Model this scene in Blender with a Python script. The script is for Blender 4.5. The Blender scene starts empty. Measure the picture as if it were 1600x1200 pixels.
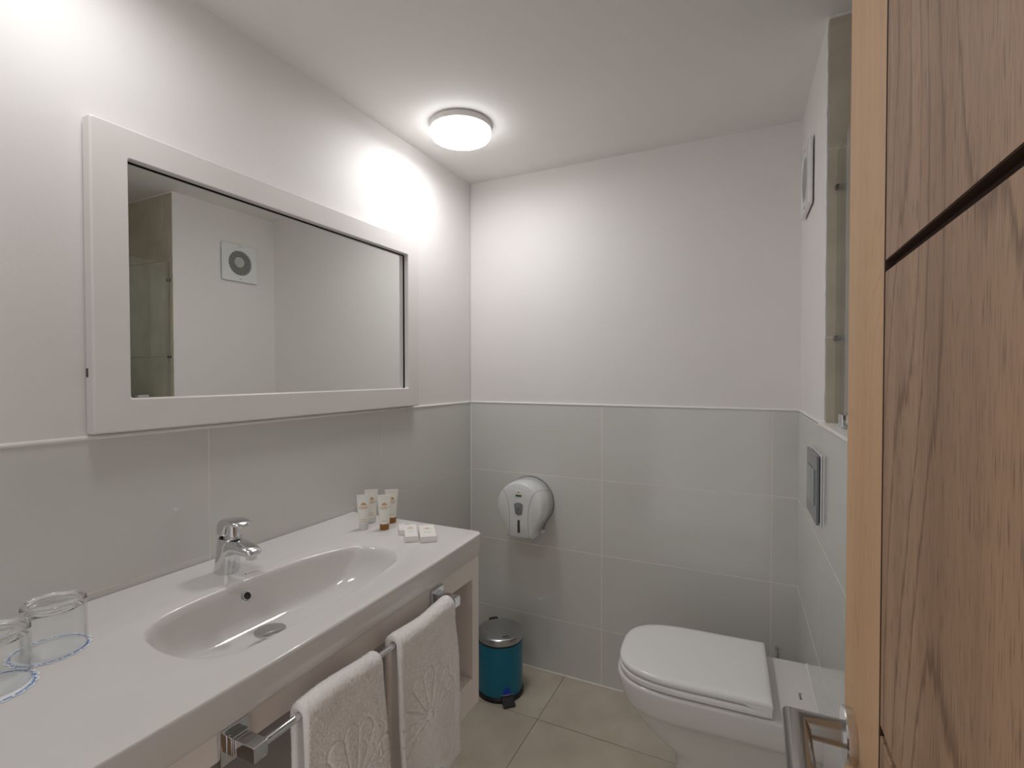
import bpy, bmesh, math, random
from mathutils import Matrix, Vector
random.seed(7)
PI = math.pi
scn = bpy.context.scene
COL = scn.collection

# ------------------------------------------------------------------ camera, world, exposure
cam_d = bpy.data.cameras.new('camera')
cam = bpy.data.objects.new('camera', cam_d)
COL.objects.link(cam)
cam_d.sensor_width = 36.0
cam_d.lens = 36.0 * 786.64 / 1600.0
cam_d.clip_start = 0.01
yaw, pitch, roll = math.radians(25.884), math.radians(-1.0066), math.radians(-0.0622)
fw = Vector((-math.sin(yaw) * math.cos(pitch), math.cos(yaw) * math.cos(pitch), math.sin(pitch)))
rt = Vector((math.cos(yaw), math.sin(yaw), 0))
up = rt.cross(fw)
rt2 = rt * math.cos(roll) + up * math.sin(roll)
up2 = rt2.cross(fw)
m = Matrix((rt2, up2, -fw)).transposed().to_4x4()
m.translation = Vector((1.1535, -1.9544, 1.2461))
cam.matrix_world = m
scn.camera = cam

scn.view_settings.view_transform = 'Standard'
scn.view_settings.look = 'None'
scn.view_settings.gamma = 1.0
scn.view_settings.use_curve_mapping = False
scn.view_settings.exposure = -0.17
w = bpy.data.worlds.new('world')
scn.world = w
w.use_nodes = True
w.node_tree.nodes['Background'].inputs[0].default_value = (0.99, 0.995, 1.0, 1)
w.node_tree.nodes['Background'].inputs[1].default_value = 0.92
LAMP_STRENGTH = 36.0        # far lamp
LAMP_STRENGTH_NEAR = 20.0   # lamp nearer the door
try:
    scn.cycles.max_bounces = 14
    scn.cycles.diffuse_bounces = 7
    scn.cycles.glossy_bounces = 6
    scn.cycles.transmission_bounces = 14
    scn.cycles.transparent_max_bounces = 16
    scn.cycles.sample_clamp_indirect = 12.0
except Exception:
    pass

# ------------------------------------------------------------------ materials
def srgb(r, g, b):
    f = lambda c: (c / 255 / 12.92) if c / 255 <= 0.04045 else ((c / 255 + 0.055) / 1.055) ** 2.4
    return (f(r), f(g), f(b), 1)

def base_mat(name, col, rough=0.5, metal=0.0, spec=0.5, coat=0.0, trans=0.0, ior=1.5):
    mt = bpy.data.materials.new(name)
    mt.use_nodes = True
    b = mt.node_tree.nodes['Principled BSDF']
    b.inputs['Base Color'].default_value = col
    b.inputs['Roughness'].default_value = rough
    b.inputs['Metallic'].default_value = metal
    b.inputs['Specular IOR Level'].default_value = spec
    b.inputs['Coat Weight'].default_value = coat
    b.inputs['Coat Roughness'].default_value = 0.03
    b.inputs['Transmission Weight'].default_value = trans
    b.inputs['IOR'].default_value = ior
    return mt

def N(mt, t, **kw):
    n = mt.node_tree.nodes.new(t)
    for k, v in kw.items():
        setattr(n, k, v)
    return n

def L(mt, a, b):
    mt.node_tree.links.new(a, b)

def bsdf(mt):
    return mt.node_tree.nodes['Principled BSDF']

def coords(mt, scale=(1, 1, 1)):
    tc = N(mt, 'ShaderNodeTexCoord')
    mp = N(mt, 'ShaderNodeMapping')
    mp.inputs['Scale'].default_value = scale
    L(mt, tc.outputs['Object'], mp.inputs['Vector'])
    return mp.outputs['Vector']

def noise(mt, vec, scale, detail=3, rough=0.5):
    n = N(mt, 'ShaderNodeTexNoise')
    n.inputs['Scale'].default_value = scale
    n.inputs['Detail'].default_value = detail
    n.inputs['Roughness'].default_value = rough
    L(mt, vec, n.inputs['Vector'])
    return n.outputs['Fac']

def ramp(mt, fac, stops):
    r = N(mt, 'ShaderNodeValToRGB')
    e = r.color_ramp.elements
    e[0].position, e[0].color = stops[0]
    e[1].position, e[1].color = stops[-1]
    for p_, c_ in stops[1:-1]:
        q = e.new(p_)
        q.color = c_
    L(mt, fac, r.inputs['Fac'])
    return r.outputs['Color']

def bump(mt, h, strength=0.1, dist=0.002):
    b = N(mt, 'ShaderNodeBump')
    b.inputs['Strength'].default_value = strength
    b.inputs['Distance'].default_value = dist
    L(mt, h, b.inputs['Height'])
    L(mt, b.outputs['Normal'], bsdf(mt).inputs['Normal'])

def mottled(name, c1, c2, scale, rough, bs=0.0, bscale=200, spec=0.5, coat=0.0, detail=4):
    mt = base_mat(name, c1, rough, spec=spec, coat=coat)
    v = coords(mt)
    L(mt, ramp(mt, noise(mt, v, scale, detail), [(0.3, c1), (0.7, c2)]), bsdf(mt).inputs['Base Color'])
    if bs:
        bump(mt, noise(mt, v, bscale, 2), bs, 0.001)
    return mt

PLASTER = mottled('white_wall_paint', srgb(227, 223, 221), srgb(230, 226, 224), 3, 0.6, 0.25, 260, 0.3)
CEIL = mottled('white_ceiling_paint', srgb(232, 229, 226), srgb(235, 232, 229), 3, 0.75, 0.35, 160, 0.2)
CAULK = base_mat('white_sealant', srgb(232, 230, 226), 0.45)
GROUT = mottled('pale_grout', srgb(240, 235, 226), srgb(232, 226, 216), 30, 0.8)
TILE = mottled('grey_wall_tile', srgb(207, 206, 202), srgb(211, 210, 206), 2.2, 0.10, spec=0.5)
FLOOR = mottled('beige_floor_tile', srgb(186, 175, 159), srgb(206, 196, 180), 7, 0.42, 0.08, 300, 0.4, detail=7)
FGROUT = base_mat('dark_floor_grout', srgb(136, 126, 112), 0.85)
SHOWERT = mottled('brown_shower_tile', srgb(186, 175, 157), srgb(208, 197, 179), 9, 0.5, 0.1, 300, detail=7)
CERAMIC = base_mat('white_ceramic', srgb(223, 220, 218), 0.07, spec=0.5)
LIDP = base_mat('white_seat_plastic', srgb(236, 236, 233), 0.13, spec=0.5)
CABW = base_mat('white_cabinet_lacquer', srgb(243, 236, 231), 0.32, spec=0.4)
CHROME = base_mat('chrome', (0.72, 0.73, 0.75, 1), 0.06, 1.0)
DKCLIP = base_mat('dull_chrome', (0.22, 0.225, 0.23, 1), 0.18, 1.0)
DARKCHROME = base_mat('dark_chrome_gap', (0.06, 0.06, 0.065, 1), 0.3, 1.0)
STEEL = base_mat('brushed_steel', (0.40, 0.385, 0.365, 1), 0.22, 1.0)
SATIN = base_mat('satin_chrome', (0.5, 0.52, 0.55, 1), 0.2, 1.0)
DKSATIN = base_mat('dark_satin_chrome', (0.2, 0.215, 0.24, 1), 0.16, 1.0)
BLACKP = base_mat('black_plastic', (0.012, 0.012, 0.014, 1), 0.35)
DARKH = base_mat('dark_hole', (0.01, 0.01, 0.01, 1), 0.6)
WHITEP = base_mat('white_plastic', srgb(225, 226, 228), 0.2)
GREYP = base_mat('grey_plastic', srgb(128, 132, 136), 0.35)
DKGREY = base_mat('dark_grey_plastic', srgb(70, 68, 68), 0.35)
SEAM = base_mat('seam_grey', srgb(150, 150, 152), 0.5)
TEAL = base_mat('teal_enamel', srgb(0, 112, 142), 0.28, spec=0.5)
BLUEST = base_mat('blue_sticker', srgb(20, 70, 190), 0.3)
FRAMEW = mottled('white_frame_lacquer', srgb(222, 217, 214), srgb(226, 221, 218), 5, 0.35, 0.05, 150, 0.4)
MIRROR = base_mat('mirror_silver', (0.84, 0.865, 0.83, 1), 0.004, 1.0)
GOLD = base_mat('gold_print', srgb(204, 158, 98), 0.45)
BROWN = base_mat('brown_cap_plastic', srgb(150, 98, 46), 0.3)
TUBEW = base_mat('milky_tube_plastic', srgb(236, 235, 228), 0.3)
CAPW = base_mat('clear_white_cap', srgb(226, 226, 222), 0.25)
PAPER = base_mat('white_card', srgb(240, 237, 232), 0.5)
GREYINK = base_mat('grey_ink', srgb(120, 118, 118), 0.5)
DARKINK = base_mat('dark_ink', srgb(70, 70, 72), 0.5)
GREENINK = base_mat('green_ink', srgb(92, 128, 70), 0.5)
HUBG = base_mat('fan_hub_grey', srgb(190, 188, 184), 0.5)
FAN_SHADE = base_mat('fan_inside_shade', srgb(24, 23, 22), 0.8)  # near black, shade of the fan recess put into the colour
GLASS = base_mat('clear_glass', (0.97, 0.985, 0.98, 1), 0.0, trans=1.0, ior=1.5)

def lamp_mat(strength):
    mt = bpy.data.materials.new('lit_opal_diffuser')
    mt.use_nodes = True
    nt = mt.node_tree
    nt.nodes.remove(nt.nodes['Principled BSDF'])
    e = N(mt, 'ShaderNodeEmission')
    e.inputs[0].default_value = (0.985, 0.995, 1.0, 1)
    e.inputs[1].default_value = strength
    L(mt, e.outputs[0], nt.nodes['Material Output'].inputs[0])
    return mt

def pane_mat(name, tint):
    mt = bpy.data.materials.new(name)
    mt.use_nodes = True
    nt = mt.node_tree
    nt.nodes.remove(nt.nodes['Principled BSDF'])
    tr = N(mt, 'ShaderNodeBsdfTransparent')
    tr.inputs[0].default_value = tint
    gl = N(mt, 'ShaderNodeBsdfGlossy')
    gl.inputs['Roughness'].default_value = 0.0
    lw = N(mt, 'ShaderNodeLayerWeight')
    lw.inputs['Blend'].default_value = 0.5
    pw = N(mt, 'ShaderNodeMath', operation='POWER')
    L(mt, lw.outputs['Facing'], pw.inputs[0]); pw.inputs[1].default_value = 5.0
    sc_ = N(mt, 'ShaderNodeMath', operation='MULTIPLY_ADD')
    L(mt, pw.outputs[0], sc_.inputs[0]); sc_.inputs[1].default_value = 0.96; sc_.inputs[2].default_value = 0.04
    mx = N(mt, 'ShaderNodeMixShader')
    L(mt, sc_.outputs[0], mx.inputs[0])
    L(mt, tr.outputs[0], mx.inputs[1])
    L(mt, gl.outputs[0], mx.inputs[2])
    L(mt, mx.outputs[0], nt.nodes['Material Output'].inputs[0])
    return mt
PANE = pane_mat('green_tinted_glass', (0.965, 0.99, 0.972, 1))
THIN = pane_mat('thin_clear_glass', (0.975, 0.98, 0.98, 1))

def wood_mat(name, cl, cm, cd, fig, pore):
    """oak: tall contour figure plus short dark pores, grain along z"""
    mt = base_mat(name, cl, 0.5, spec=0.3)
    f1 = noise(mt, coords(mt, (1, 1, 0.2)), fig, 1.5, 0.4)
    mul = N(mt, 'ShaderNodeMath', operation='MULTIPLY')
    L(mt, f1, mul.inputs[0]); mul.inputs[1].default_value = 30.0
    fine = noise(mt, coords(mt, (1, 1, 0.04)), 160, 3, 0.6)
    ad = N(mt, 'ShaderNodeMath', operation='ADD')
    fm = N(mt, 'ShaderNodeMath', operation='MULTIPLY')
    L(mt, fine, fm.inputs[0]); fm.inputs[1].default_value = 0.5
    L(mt, mul.outputs[0], ad.inputs[0]); L(mt, fm.outputs[0], ad.inputs[1])
    fr = N(mt, 'ShaderNodeMath', operation='FRACT')
    L(mt, ad.outputs[0], fr.inputs[0])
    base = ramp(mt, noise(mt, coords(mt, (1, 1, 0.05)), 26, 4, 0.6), [(0.35, cl), (0.68, cm)])
    k1 = ramp(mt, fr.outputs[0], [(0.0, (0.0, 0, 0, 1)), (0.80, (0.0,) * 3 + (1,)), (0.93, (pore * 0.75,) * 3 + (1,)), (1.0, (0, 0, 0, 1))])
    pr = noise(mt, coords(mt, (1, 1, 0.05)), 950, 2, 0.5)
    k2 = ramp(mt, pr, [(0.53, (0, 0, 0, 1)), (0.72, (pore * 0.85,) * 3 + (1,))])
    col = base
    for k in (k1, k2):
        mx = N(mt, 'ShaderNodeMixRGB')
        L(mt, k, mx.inputs[0]); L(mt, col, mx.inputs[1]); mx.inputs[2].default_value = cd
        col = mx.outputs[0]
    L(mt, col, bsdf(mt).inputs['Base Color'])
    bump(mt, pr, 0.12, 0.0005)
    return mt
OAK = wood_mat('oak_plank', srgb(172, 138, 110), srgb(150, 117, 91), srgb(78, 52, 36), 4.5, 0.8)
OAKS = wood_mat('oak_stile', srgb(209, 170, 130), srgb(196, 156, 116), srgb(150, 116, 86), 9, 0.4)
GROOVE_SHADE = base_mat('groove_shade_brown', srgb(58, 36, 24), 0.7)  # dark brown standing in for shade inside the door grooves

def terry_mat():
    mt = base_mat('white_terry_cloth', srgb(226, 216, 210), 0.95, spec=0.1)
    bsdf(mt).inputs['Sheen Weight'].default_value = 0.6
    v = coords(mt)
    vo = N(mt, 'ShaderNodeTexVoronoi')
    vo.inputs['Scale'].default_value = 620
    L(mt, v, vo.inputs['Vector'])
    L(mt, ramp(mt, noise(mt, v, 420, 2), [(0.3, srgb(244, 238, 234)), (0.65, srgb(253, 250, 248))]), bsdf(mt).inputs['Base Color'])
    bump(mt, vo.outputs['Distance'], 0.45, 0.0008)
    return mt
TERRY = terry_mat()

def doily_mat():
    mt = base_mat('blue_printed_paper', srgb(246, 246, 247), 0.6)
    tc = N(mt, 'ShaderNodeTexCoord')
    ln = N(mt, 'ShaderNodeVectorMath', operation='LENGTH')
    L(mt, tc.outputs['Object'], ln.inputs[0])
    band = ramp(mt, ln.outputs['Value'], [(0.0, (0, 0, 0, 1)), (0.0445, (0, 0, 0, 1)), (0.0450, (1, 1, 1, 1)), (0.0498, (1, 1, 1, 1)), (0.0505, (0, 0, 0, 1))])
    v = coords(mt)
    nz = noise(mt, v, 260, 3)
    k = ramp(mt, nz, [(0.40, (0, 0, 0, 1)), (0.46, (1, 1, 1, 1))])
    mu = N(mt, 'ShaderNodeMixRGB', blend_type='MULTIPLY')
    mu.inputs[0].default_value = 1
    L(mt, band, mu.inputs[1]); L(mt, k, mu.inputs[2])
    mx = N(mt, 'ShaderNodeMixRGB')
    L(mt, mu.outputs[0], mx.inputs[0])
    mx.inputs[1].default_value = srgb(244, 245, 247)
    mx.inputs[2].default_value = srgb(36, 118, 190)
    L(mt, mx.outputs[0], bsdf(mt).inputs['Base Color'])
    return mt
DOILY = doily_mat()

# ------------------------------------------------------------------ mesh helpers
def finish(name, me, mats, parent=None, smooth=True, ang=35):
    if not isinstance(mats, (list, tuple)):
        mats = [mats]
    for mt in mats:
        me.materials.append(mt)
    if smooth:
        me.polygons.foreach_set('use_smooth', [True] * len(me.polygons))
        me.set_sharp_from_angle(angle=math.radians(ang))
    me.update()
    o = bpy.data.objects.new(name, me)
    COL.objects.link(o)
    if parent:
        o.parent = parent
    return o

class MB:
    """collects geometry for one mesh object"""
    def __init__(s):
        s.v, s.f, s.mi = [], [], []
        s.wn = False
    def add(s, vs, fs, mi=0):
        k = len(s.v)
        s.v += [tuple(q) for q in vs]
        s.f += [tuple(i + k for i in f) for f in fs]
        s.mi += [mi] * len(fs)
        return s
    def box(s, x0, x1, y0, y1, z0, z1, bev=0.0, seg=2, mi=0):
        bm = bmesh.new()
        vs = [bm.verts.new((x, y, z)) for x in (x0, x1) for y in (y0, y1) for z in (z0, z1)]
        for f in ((0, 1, 3, 2), (4, 6, 7, 5), (0, 4, 5, 1), (2, 3, 7, 6), (0, 2, 6, 4), (1, 5, 7, 3)):
            bm.faces.new([vs[i] for i in f])
        if bev:
            s.wn = True
            bmesh.ops.bevel(bm, geom=bm.edges[:], offset=bev, segments=seg, profile=0.5, affect='EDGES')
        bm.verts.index_update()
        s.add([q.co[:] for q in bm.verts], [[q.index for q in f.verts] for f in bm.faces], mi)
        bm.free()
        return s
    def rings(s, rs, cap0=True, cap1=True, closed=True, mi=0, flip=False):
        n = len(rs[0])
        vs = [p for r in rs for p in r]
        fs = []
        for i in range(len(rs) - 1):
            for j in range(n if closed else n - 1):
                a, b = i * n + j, i * n + (j + 1) % n
                fs.append((a, b, b + n, a + n) if not flip else (a, a + n, b + n, b))
        if cap0:
            fs.append(tuple(range(n))[::-1] if not flip else tuple(range(n)))
        if cap1:
            k = (len(rs) - 1) * n
            fs.append(tuple(range(k, k + n)) if not flip else tuple(range(k, k + n))[::-1])
        return s.add(vs, fs, mi)
    def lathe(s, prof, n=48, c=(0, 0, 0), cap0=True, cap1=True, mi=0):
        rs = [[(c[0] + r * math.cos(2 * PI * j / n), c[1] + r * math.sin(2 * PI * j / n), c[2] + z) for j in range(n)] for r, z in prof]
        return s.rings(rs, cap0, cap1, mi=mi)
    def tube(s, pts, r, n=12, cap=True, mi=0):
        pts = [Vector(q) for q in pts]
        rs = []
        prev = None
        for i, q in enumerate(pts):
            t = (pts[min(i + 1, len(pts) - 1)] - pts[max(i - 1, 0)]).normalized()
            if prev is None:
                a = Vector((0, 0, 1)) if abs(t.z) < 0.9 else Vector((1, 0, 0))
                u = t.cross(a).normalized()
            else:
                u = (prev - t * prev.dot(t)).normalized()
            prev = u
            vv = t.cross(u)
            rr = r[i] if isinstance(r, (list, tuple)) else r
            rs.append([q + (u * math.cos(2 * PI * j / n) + vv * math.sin(2 * PI * j / n)) * rr for j in range(n)])
        return s.rings(rs, cap, cap, mi=mi)
    def build(s, name, mats, parent=None, smooth=True, ang=35):
        me = bpy.data.meshes.new(name)
        me.from_pydata(s.v, [], s.f)
        me.polygons.foreach_set('material_index', s.mi)
        bm = bmesh.new(); bm.from_mesh(me)
        bmesh.ops.recalc_face_normals(bm, faces=bm.faces[:])
        bm.to_mesh(me); bm.free()
        o = finish(name, me, mats, parent, smooth, ang)
        if s.wn and smooth:
            wm = o.modifiers.new('weighted_normals', 'WEIGHTED_NORMAL')
            wm.keep_sharp = True
        return o

def tag(o, label=None, cat=None, group=None, kind=None):
    if label: o['label'] = label
    if cat: o['category'] = cat
    if group: o['group'] = group
    if kind: o['kind'] = kind
    return o

def thing(name, label, cat, loc=(0, 0, 0), rz=0, group=None):
    o = bpy.data.objects.new(name, None)
    o.empty_display_size = 0.05
    COL.objects.link(o)
    o.location = loc
    o.rotation_euler = (0, 0, rz)
    return tag(o, label, cat, group)

def copy_tree(o, parent=None):
    c = o.copy()
    COL.objects.link(c)
    c.parent = parent
    for ch in list(o.children):
        copy_tree(ch, c)
    return c

def super_ring(cx, cy, a, b, n, e=2.0):
    out = []
    for j in range(n):
        t = 2 * PI * j / n
        c, s_ = math.cos(t), math.sin(t)
        out.append((cx + a * math.copysign(abs(c) ** (2 / e), c), cy + b * math.copysign(abs(s_) ** (2 / e), s_)))
    return out

def text_mesh(name, body, size, mat, parent, mtx, extrude=0.0002):
    cu = bpy.data.curves.new('t', 'FONT')
    cu.body = body
    cu.size = size
    cu.extrude = extrude
    cu.align_x = 'CENTER'
    cu.align_y = 'CENTER'
    cu.resolution_u = 3
    o = bpy.data.objects.new('t', cu)
    COL.objects.link(o)
    dg = bpy.context.evaluated_depsgraph_get()
    me = bpy.data.meshes.new_from_object(o.evaluated_get(dg))
    bpy.data.objects.remove(o)
    me.materials.clear()
    r = finish(name, me, mat, parent, smooth=False)
    r.matrix_local = mtx
    return r

def M4(xa, ya, o):
    xa, ya = Vector(xa).normalized(), Vector(ya).normalized()
    za = xa.cross(ya)
    q = Matrix((xa, ya, za)).transposed().to_4x4()
    q.translation = Vector(o)
    return q

# ------------------------------------------------------------------ setting
H = 2.099
YF = -2.25
KR = 0.03
TH = math.atan(KR)
TT = 1.126                         # top of the wall tiles
ROWS = [(0.826, 1.126), (0.526, 0.826), (0.226, 0.526), (0.0, 0.226)]
GAP = 0.0013
tile_cache = {}
def piece(name, parent, a, b, c, mat, key):
    """box piece a=(x0,x1) b=(y0,y1) c=(z0,z1), shared mesh for equal sizes"""
    d = (round(a[1] - a[0], 4), round(b[1] - b[0], 4), round(c[1] - c[0], 4), key)
    if d not in tile_cache:
        mbx = MB().box(-d[0] / 2, d[0] / 2, -d[1] / 2, d[1] / 2, -d[2] / 2, d[2] / 2)
        me = bpy.data.meshes.new(name)
        me.from_pydata(mbx.v, [], mbx.f)
        me.materials.append(mat)
        tile_cache[d] = me
    o = bpy.data.objects.new(name, tile_cache[d])
    COL.objects.link(o)
    o.parent = parent
    o.location = ((a[0] + a[1]) / 2, (b[0] + b[1]) / 2, (c[0] + c[1]) / 2)
    return o

def struct(name, mb, mats, smooth=False):
    return tag(mb.build(name, mats, None, smooth), kind='structure')

floor = struct('floor', MB().box(-0.1, 2.3, YF - 0.1, 0.1, -0.1, -0.0012), FGROUT)
FX = [0.0, 0.449, 1.049, 1.649, 2.2]
FY = [0.0, -0.294, -0.894, -1.494, -2.094, YF]
for i in range(len(FX) - 1):
    for j in range(len(FY) - 1):
        piece('tile', floor, (FX[i] + GAP, FX[i + 1] - GAP), (FY[j + 1] + GAP, FY[j] - GAP), (-0.01, 0.0), FLOOR, 'f')
struct('ceiling', MB().box(-0.1, 2.3, YF - 0.1, 0.1, H, H + 0.1), CEIL)

wl = struct('wall_left', MB().box(-0.1, -0.004, YF, 0.0, TT, H, mi=0).box(-0.1, -0.0004, YF, 0.0, -0.01, TT, mi=1), [PLASTER, GROUT])
LY = [0.0, -0.599, -1.2055, -1.805, YF]
for z0, z1 in ROWS:
    for j in range(4):
        piece('tile', wl, (-0.008, 0.0), (LY[j + 1] + GAP, LY[j] - GAP), (z0 + GAP, z1 - GAP), TILE, 'l')
wb = struct('wall_back', MB().box(-0.1, 2.3, 0.004, 0.1, TT, H, mi=0).box(-0.1, 2.3, 0.0004, 0.1, -0.01, TT, mi=1), [PLASTER, GROUT])
BX = [0.0, 0.602, 1.204, 1.288]
for z0, z1 in ROWS:
    for j in range(3):
        piece('tile', wb, (BX[j] + GAP, BX[j + 1] - GAP), (0.0, 0.008), (z0 + GAP, z1 - GAP), TILE, 'b')

wr = struct('wall_right', MB().box(0.004, 0.1, -0.53, 0.005, TT, H, mi=0).box(0.0004, 0.15, YF + 0.03, 0.0, -0.01, TT - 0.008, mi=1), [PLASTER, GROUT])
wr.location = (1.284, 0, 0)
wr.rotation_euler = (0, 0, TH)
RU = [0.0, -0.93, -1.53, YF + 0.04]
RL = [0.0, -0.512, -1.112, -1.712, YF + 0.04]
for k, (z0, z1) in enumerate(ROWS):
    ys = RU if k == 0 else RL
    for j in range(len(ys) - 1):
        piece('tile', wr, (0.0, 0.008), (ys[j + 1] + GAP, ys[j] - GAP), (z0 + GAP, z1 - GAP - (0.008 if k == 0 else 0)), TILE, 'r')
# wall ledge that carries the shower screen, and sealant along the tile tops
led = struct('trim_1', MB().box(-0.006, 0.17, YF + 0.03, -0.49, TT - 0.006, TT + 0.004, 0.003), CAULK, True)
led.location = wr.location; led.rotation_euler = (0, 0, TH)
def bead(name, pts, r=0.0045):
    return struct(name, MB().tube(pts, r, 8), CAULK, True)
bead('trim_2', [(-0.001, YF + 0.01, TT), (-0.001, -0.003, TT)])
bead('trim_3', [(0.003, 0.001, TT), (1.282, 0.001, TT)])
q = bead('trim_4', [(0.001, -0.49, TT), (0.001, -0.003, TT)]); q.location = wr.location; q.rotation_euler = (0, 0, TH)
bead('trim_5', [(0.004, -0.001, 0.0), (1.282, -0.001, 0.0)], 0.003)
bead('trim_6', [(0.0005, -0.0005, 0.0), (0.0005, -0.0005, TT)], 0.003)
# shower wall behind the screen
ws = struct('wall_shower', MB().box(1.304, 2.2, -0.524, -0.3, 1.0, H - 0.001, mi=0), [GROUT])
SX = [1.3045, 1.365, 1.965, 2.2]
SZ = [0.886, 1.336, 1.786, H - 0.004]
for j in range(3):
    for k in range(3):
        piece('tile', ws, (SX[j] + GAP, SX[j + 1] - GAP), (-0.53, -0.522), (SZ[k] + GAP, SZ[k + 1] - GAP), SHOWERT, 's')
# rough plaster edge where white wall meets the shower tiles
rng = random.Random(3)
zs = [TT + 0.01 + i * (H - TT - 0.02) / 60 for i in range(61)]
bead('trim_7', [(1.3025 + rng.uniform(-0.0007, 0.0007), -0.5295 + rng.uniform(-0.0006, 0.0006), z) for z in zs], 0.0020)
bead('trim_8', [(1.303 + i * 0.03, -0.531, H - 0.001 + rng.uniform(-0.0015, 0.0)) for i in range(30)], 0.004)
struct('wall_side', MB().box(2.2, 2.3, YF, 0.0, 0.0, H), PLASTER)
struct('wall_front', MB().box(-0.1, 0.36, YF - 0.1, YF, 0, H).box(1.30, 2.3, YF - 0.1, YF, 0, H).box(0.36, 1.30, YF - 0.1, YF, 2.04, H), PLASTER)

# ------------------------------------------------------------------ door (open, along the right side)
door = tag(bpy.data.objects.new('door_1', None), kind='structure')
COL.objects.link(door)
door.location = (1.2305, -1.395, 0.0)
door.rotation_euler = (0, 0, math.atan(0.008))
ZB = [0.008, 0.36, 0.68, 1.002, 1.3195, 1.64, 1.96, 2.03]
GV = 0.0035
MB().box(0.006, 0.034, -0.80, -0.004, 0.008, 2.03).build('door_core', GROOVE_SHADE, door, False)
so = MB().box(0.0, 0.04, -0.1385, 0.0, 0.008, 2.03, 0.0006, 1).build('stile', [OAKS, GROOVE_SHADE], door, True)
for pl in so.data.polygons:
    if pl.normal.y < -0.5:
        pl.material_index = 1  # groove side of the stile darkened as shade
MB().box(0.0, 0.04, -0.82, -0.70, 0.008, 2.03, 0.0012, 1).build('stile', OAKS, door, True)
for k in range(len(ZB) - 1):
    po = MB().box(0.0, 0.04, -0.697, -0.1415, ZB[k] + GV, ZB[k + 1] - GV, 0.0006, 1).build('plank', [OAK, GROOVE_SHADE], door, True)
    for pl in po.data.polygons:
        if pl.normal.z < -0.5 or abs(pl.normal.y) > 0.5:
            pl.material_index = 1  # undersides and side edges painted as shade, lit top edges stay oak
hd = tag(MB().lathe([(0.0220, 0.0), (0.0225, 0.001), (0.0225, 0.0068), (0.0215, 0.008), (0.012, 0.008)], 48).build('door_handle', CHROME, door))
hd.matrix_local = M4((0, 1, 0), (0, 0, 1), (0.0, -0.0490, 0.9365)) @ Matrix.Rotation(PI, 4, 'X')
lv = MB()
def mitre(r, L1, L2, n=28):
    """round bar: out of the rose along +z, mitred, then along +x (local)"""
    a = [(r * math.cos(2 * PI * j / n), r * math.sin(2 * PI * j / n)) for j in range(n)]
    r0 = [(x, y, 0.008) for x, y in a]
    r1 = [(x, y, L1 - x * 1.0) for x, y in a]
    r2 = [(-L2, y, L1 + x * 1.0) for x, y in a]
    r1 = [(x, y, L1 + x * 1.0) for x, y in a]
    return [r0, r1, r2]
lv.rings(mitre(0.0107, 0.0435, 0.125))
lvo = lv.build('lever', STEEL, hd, True, 40)
lvo.rotation_euler = (0, 0, 0)

# ------------------------------------------------------------------ ceiling lamps
def ceiling_lamp(x, y, label, strength):
    t = thing('ceiling_lamp', label, 'lamp', (x, y, H), 0.3, 'round ceiling lamps')
    MB().lathe([(0.096, 0.0), (0.104, -0.002), (0.104, -0.021), (0.099, -0.0225)], 64).build('base_ring', FRAMEW, t)
    MB().lathe([(0.1, -0.0225), (0.1022, -0.0235), (0.1022, -0.036), (0.099, -0.043), (0.0955, -0.0455)], 64, cap0=False, cap1=False).build('diffuser_rim', lamp_mat(strength * 0.30), t)
    MB().lathe([(0.0955, -0.0455), (0.093, -0.0465), (0.08, -0.0485), (0.04, -0.0495), (0.001, -0.05)], 64, cap0=False).build('diffuser', lamp_mat(strength * 1.32), t)
    q = MB().lathe([(0.0022, 0.0), (0.0022, 0.003)], 12).build('screw', GREYP, t)
    q.matrix_local = M4((math.sin(-2.5), -math.cos(-2.5), 0), (0, 0, 1), (0.1035 * math.cos(-2.5), 0.1035 * math.sin(-2.5), -0.011))
    return t
ceiling_lamp(0.243, -0.475, 'round white ceiling lamp lit above the far end of the mirror', LAMP_STRENGTH)
ceiling_lamp(0.26, -1.52, 'round white ceiling lamp over the near end of the mirror, nearer the door', LAMP_STRENGTH_NEAR)

# ------------------------------------------------------------------ mirror
mi = thing('framed_mirror', 'wide wall mirror in a flat white wooden frame above the basin', 'mirror', (0, 0, 0))
def rect_ring(y0, y1, z0, z1, r, x, n=6):
    out = []
    for (cy, cz, a0) in ((y1 - r, z1 - r, 0), (y0 + r, z1 - r, 90), (y0 + r, z0 + r, 180), (y1 - r, z0 + r, 270)):
        for k in range(n + 1):
            a = math.radians(a0 + 90 * k / n)
            out.append((x, cy + r * math.cos(a), cz + r * math.sin(a)))
    return out
OY0, OY1, OZ0, OZ1 = -1.444, -0.4228, 1.134, 1.7375
IY0, IY1, IZ0, IZ1 = -1.3805, -0.487, 1.2, 1.6775
fr = [rect_ring(OY0, OY1, OZ0, OZ1, 0.003, 0.002), rect_ring(OY0, OY1, OZ0, OZ1, 0.003, 0.024), rect_ring(OY0 + 0.003, OY1 - 0.003, OZ0 + 0.003, OZ1 - 0.003, 0.004, 0.028),
      rect_ring(IY0 - 0.002, IY1 + 0.002, IZ0 - 0.002, IZ1 + 0.002, 0.006, 0.028), rect_ring(IY0, IY1, IZ0, IZ1, 0.006, 0.026), rect_ring(IY0, IY1, IZ0, IZ1, 0.006, 0.011)]
fb = MB().rings(fr + [fr[0]], False, False)
fb.build('frame', FRAMEW, mi, True, 25)
MB().box(0.002, 0.005, IY0 - 0.01, IY1 + 0.01, IZ0 - 0.01, IZ1 + 0.01).build('backing', DARKH, mi, False)
MB().box(0.005, 0.0075, IY0 + 0.0, IY1 - 0.0035, IZ0 + 0.0, IZ1 - 0.0035).build('mirror_glass', MIRROR, mi, False)

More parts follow.
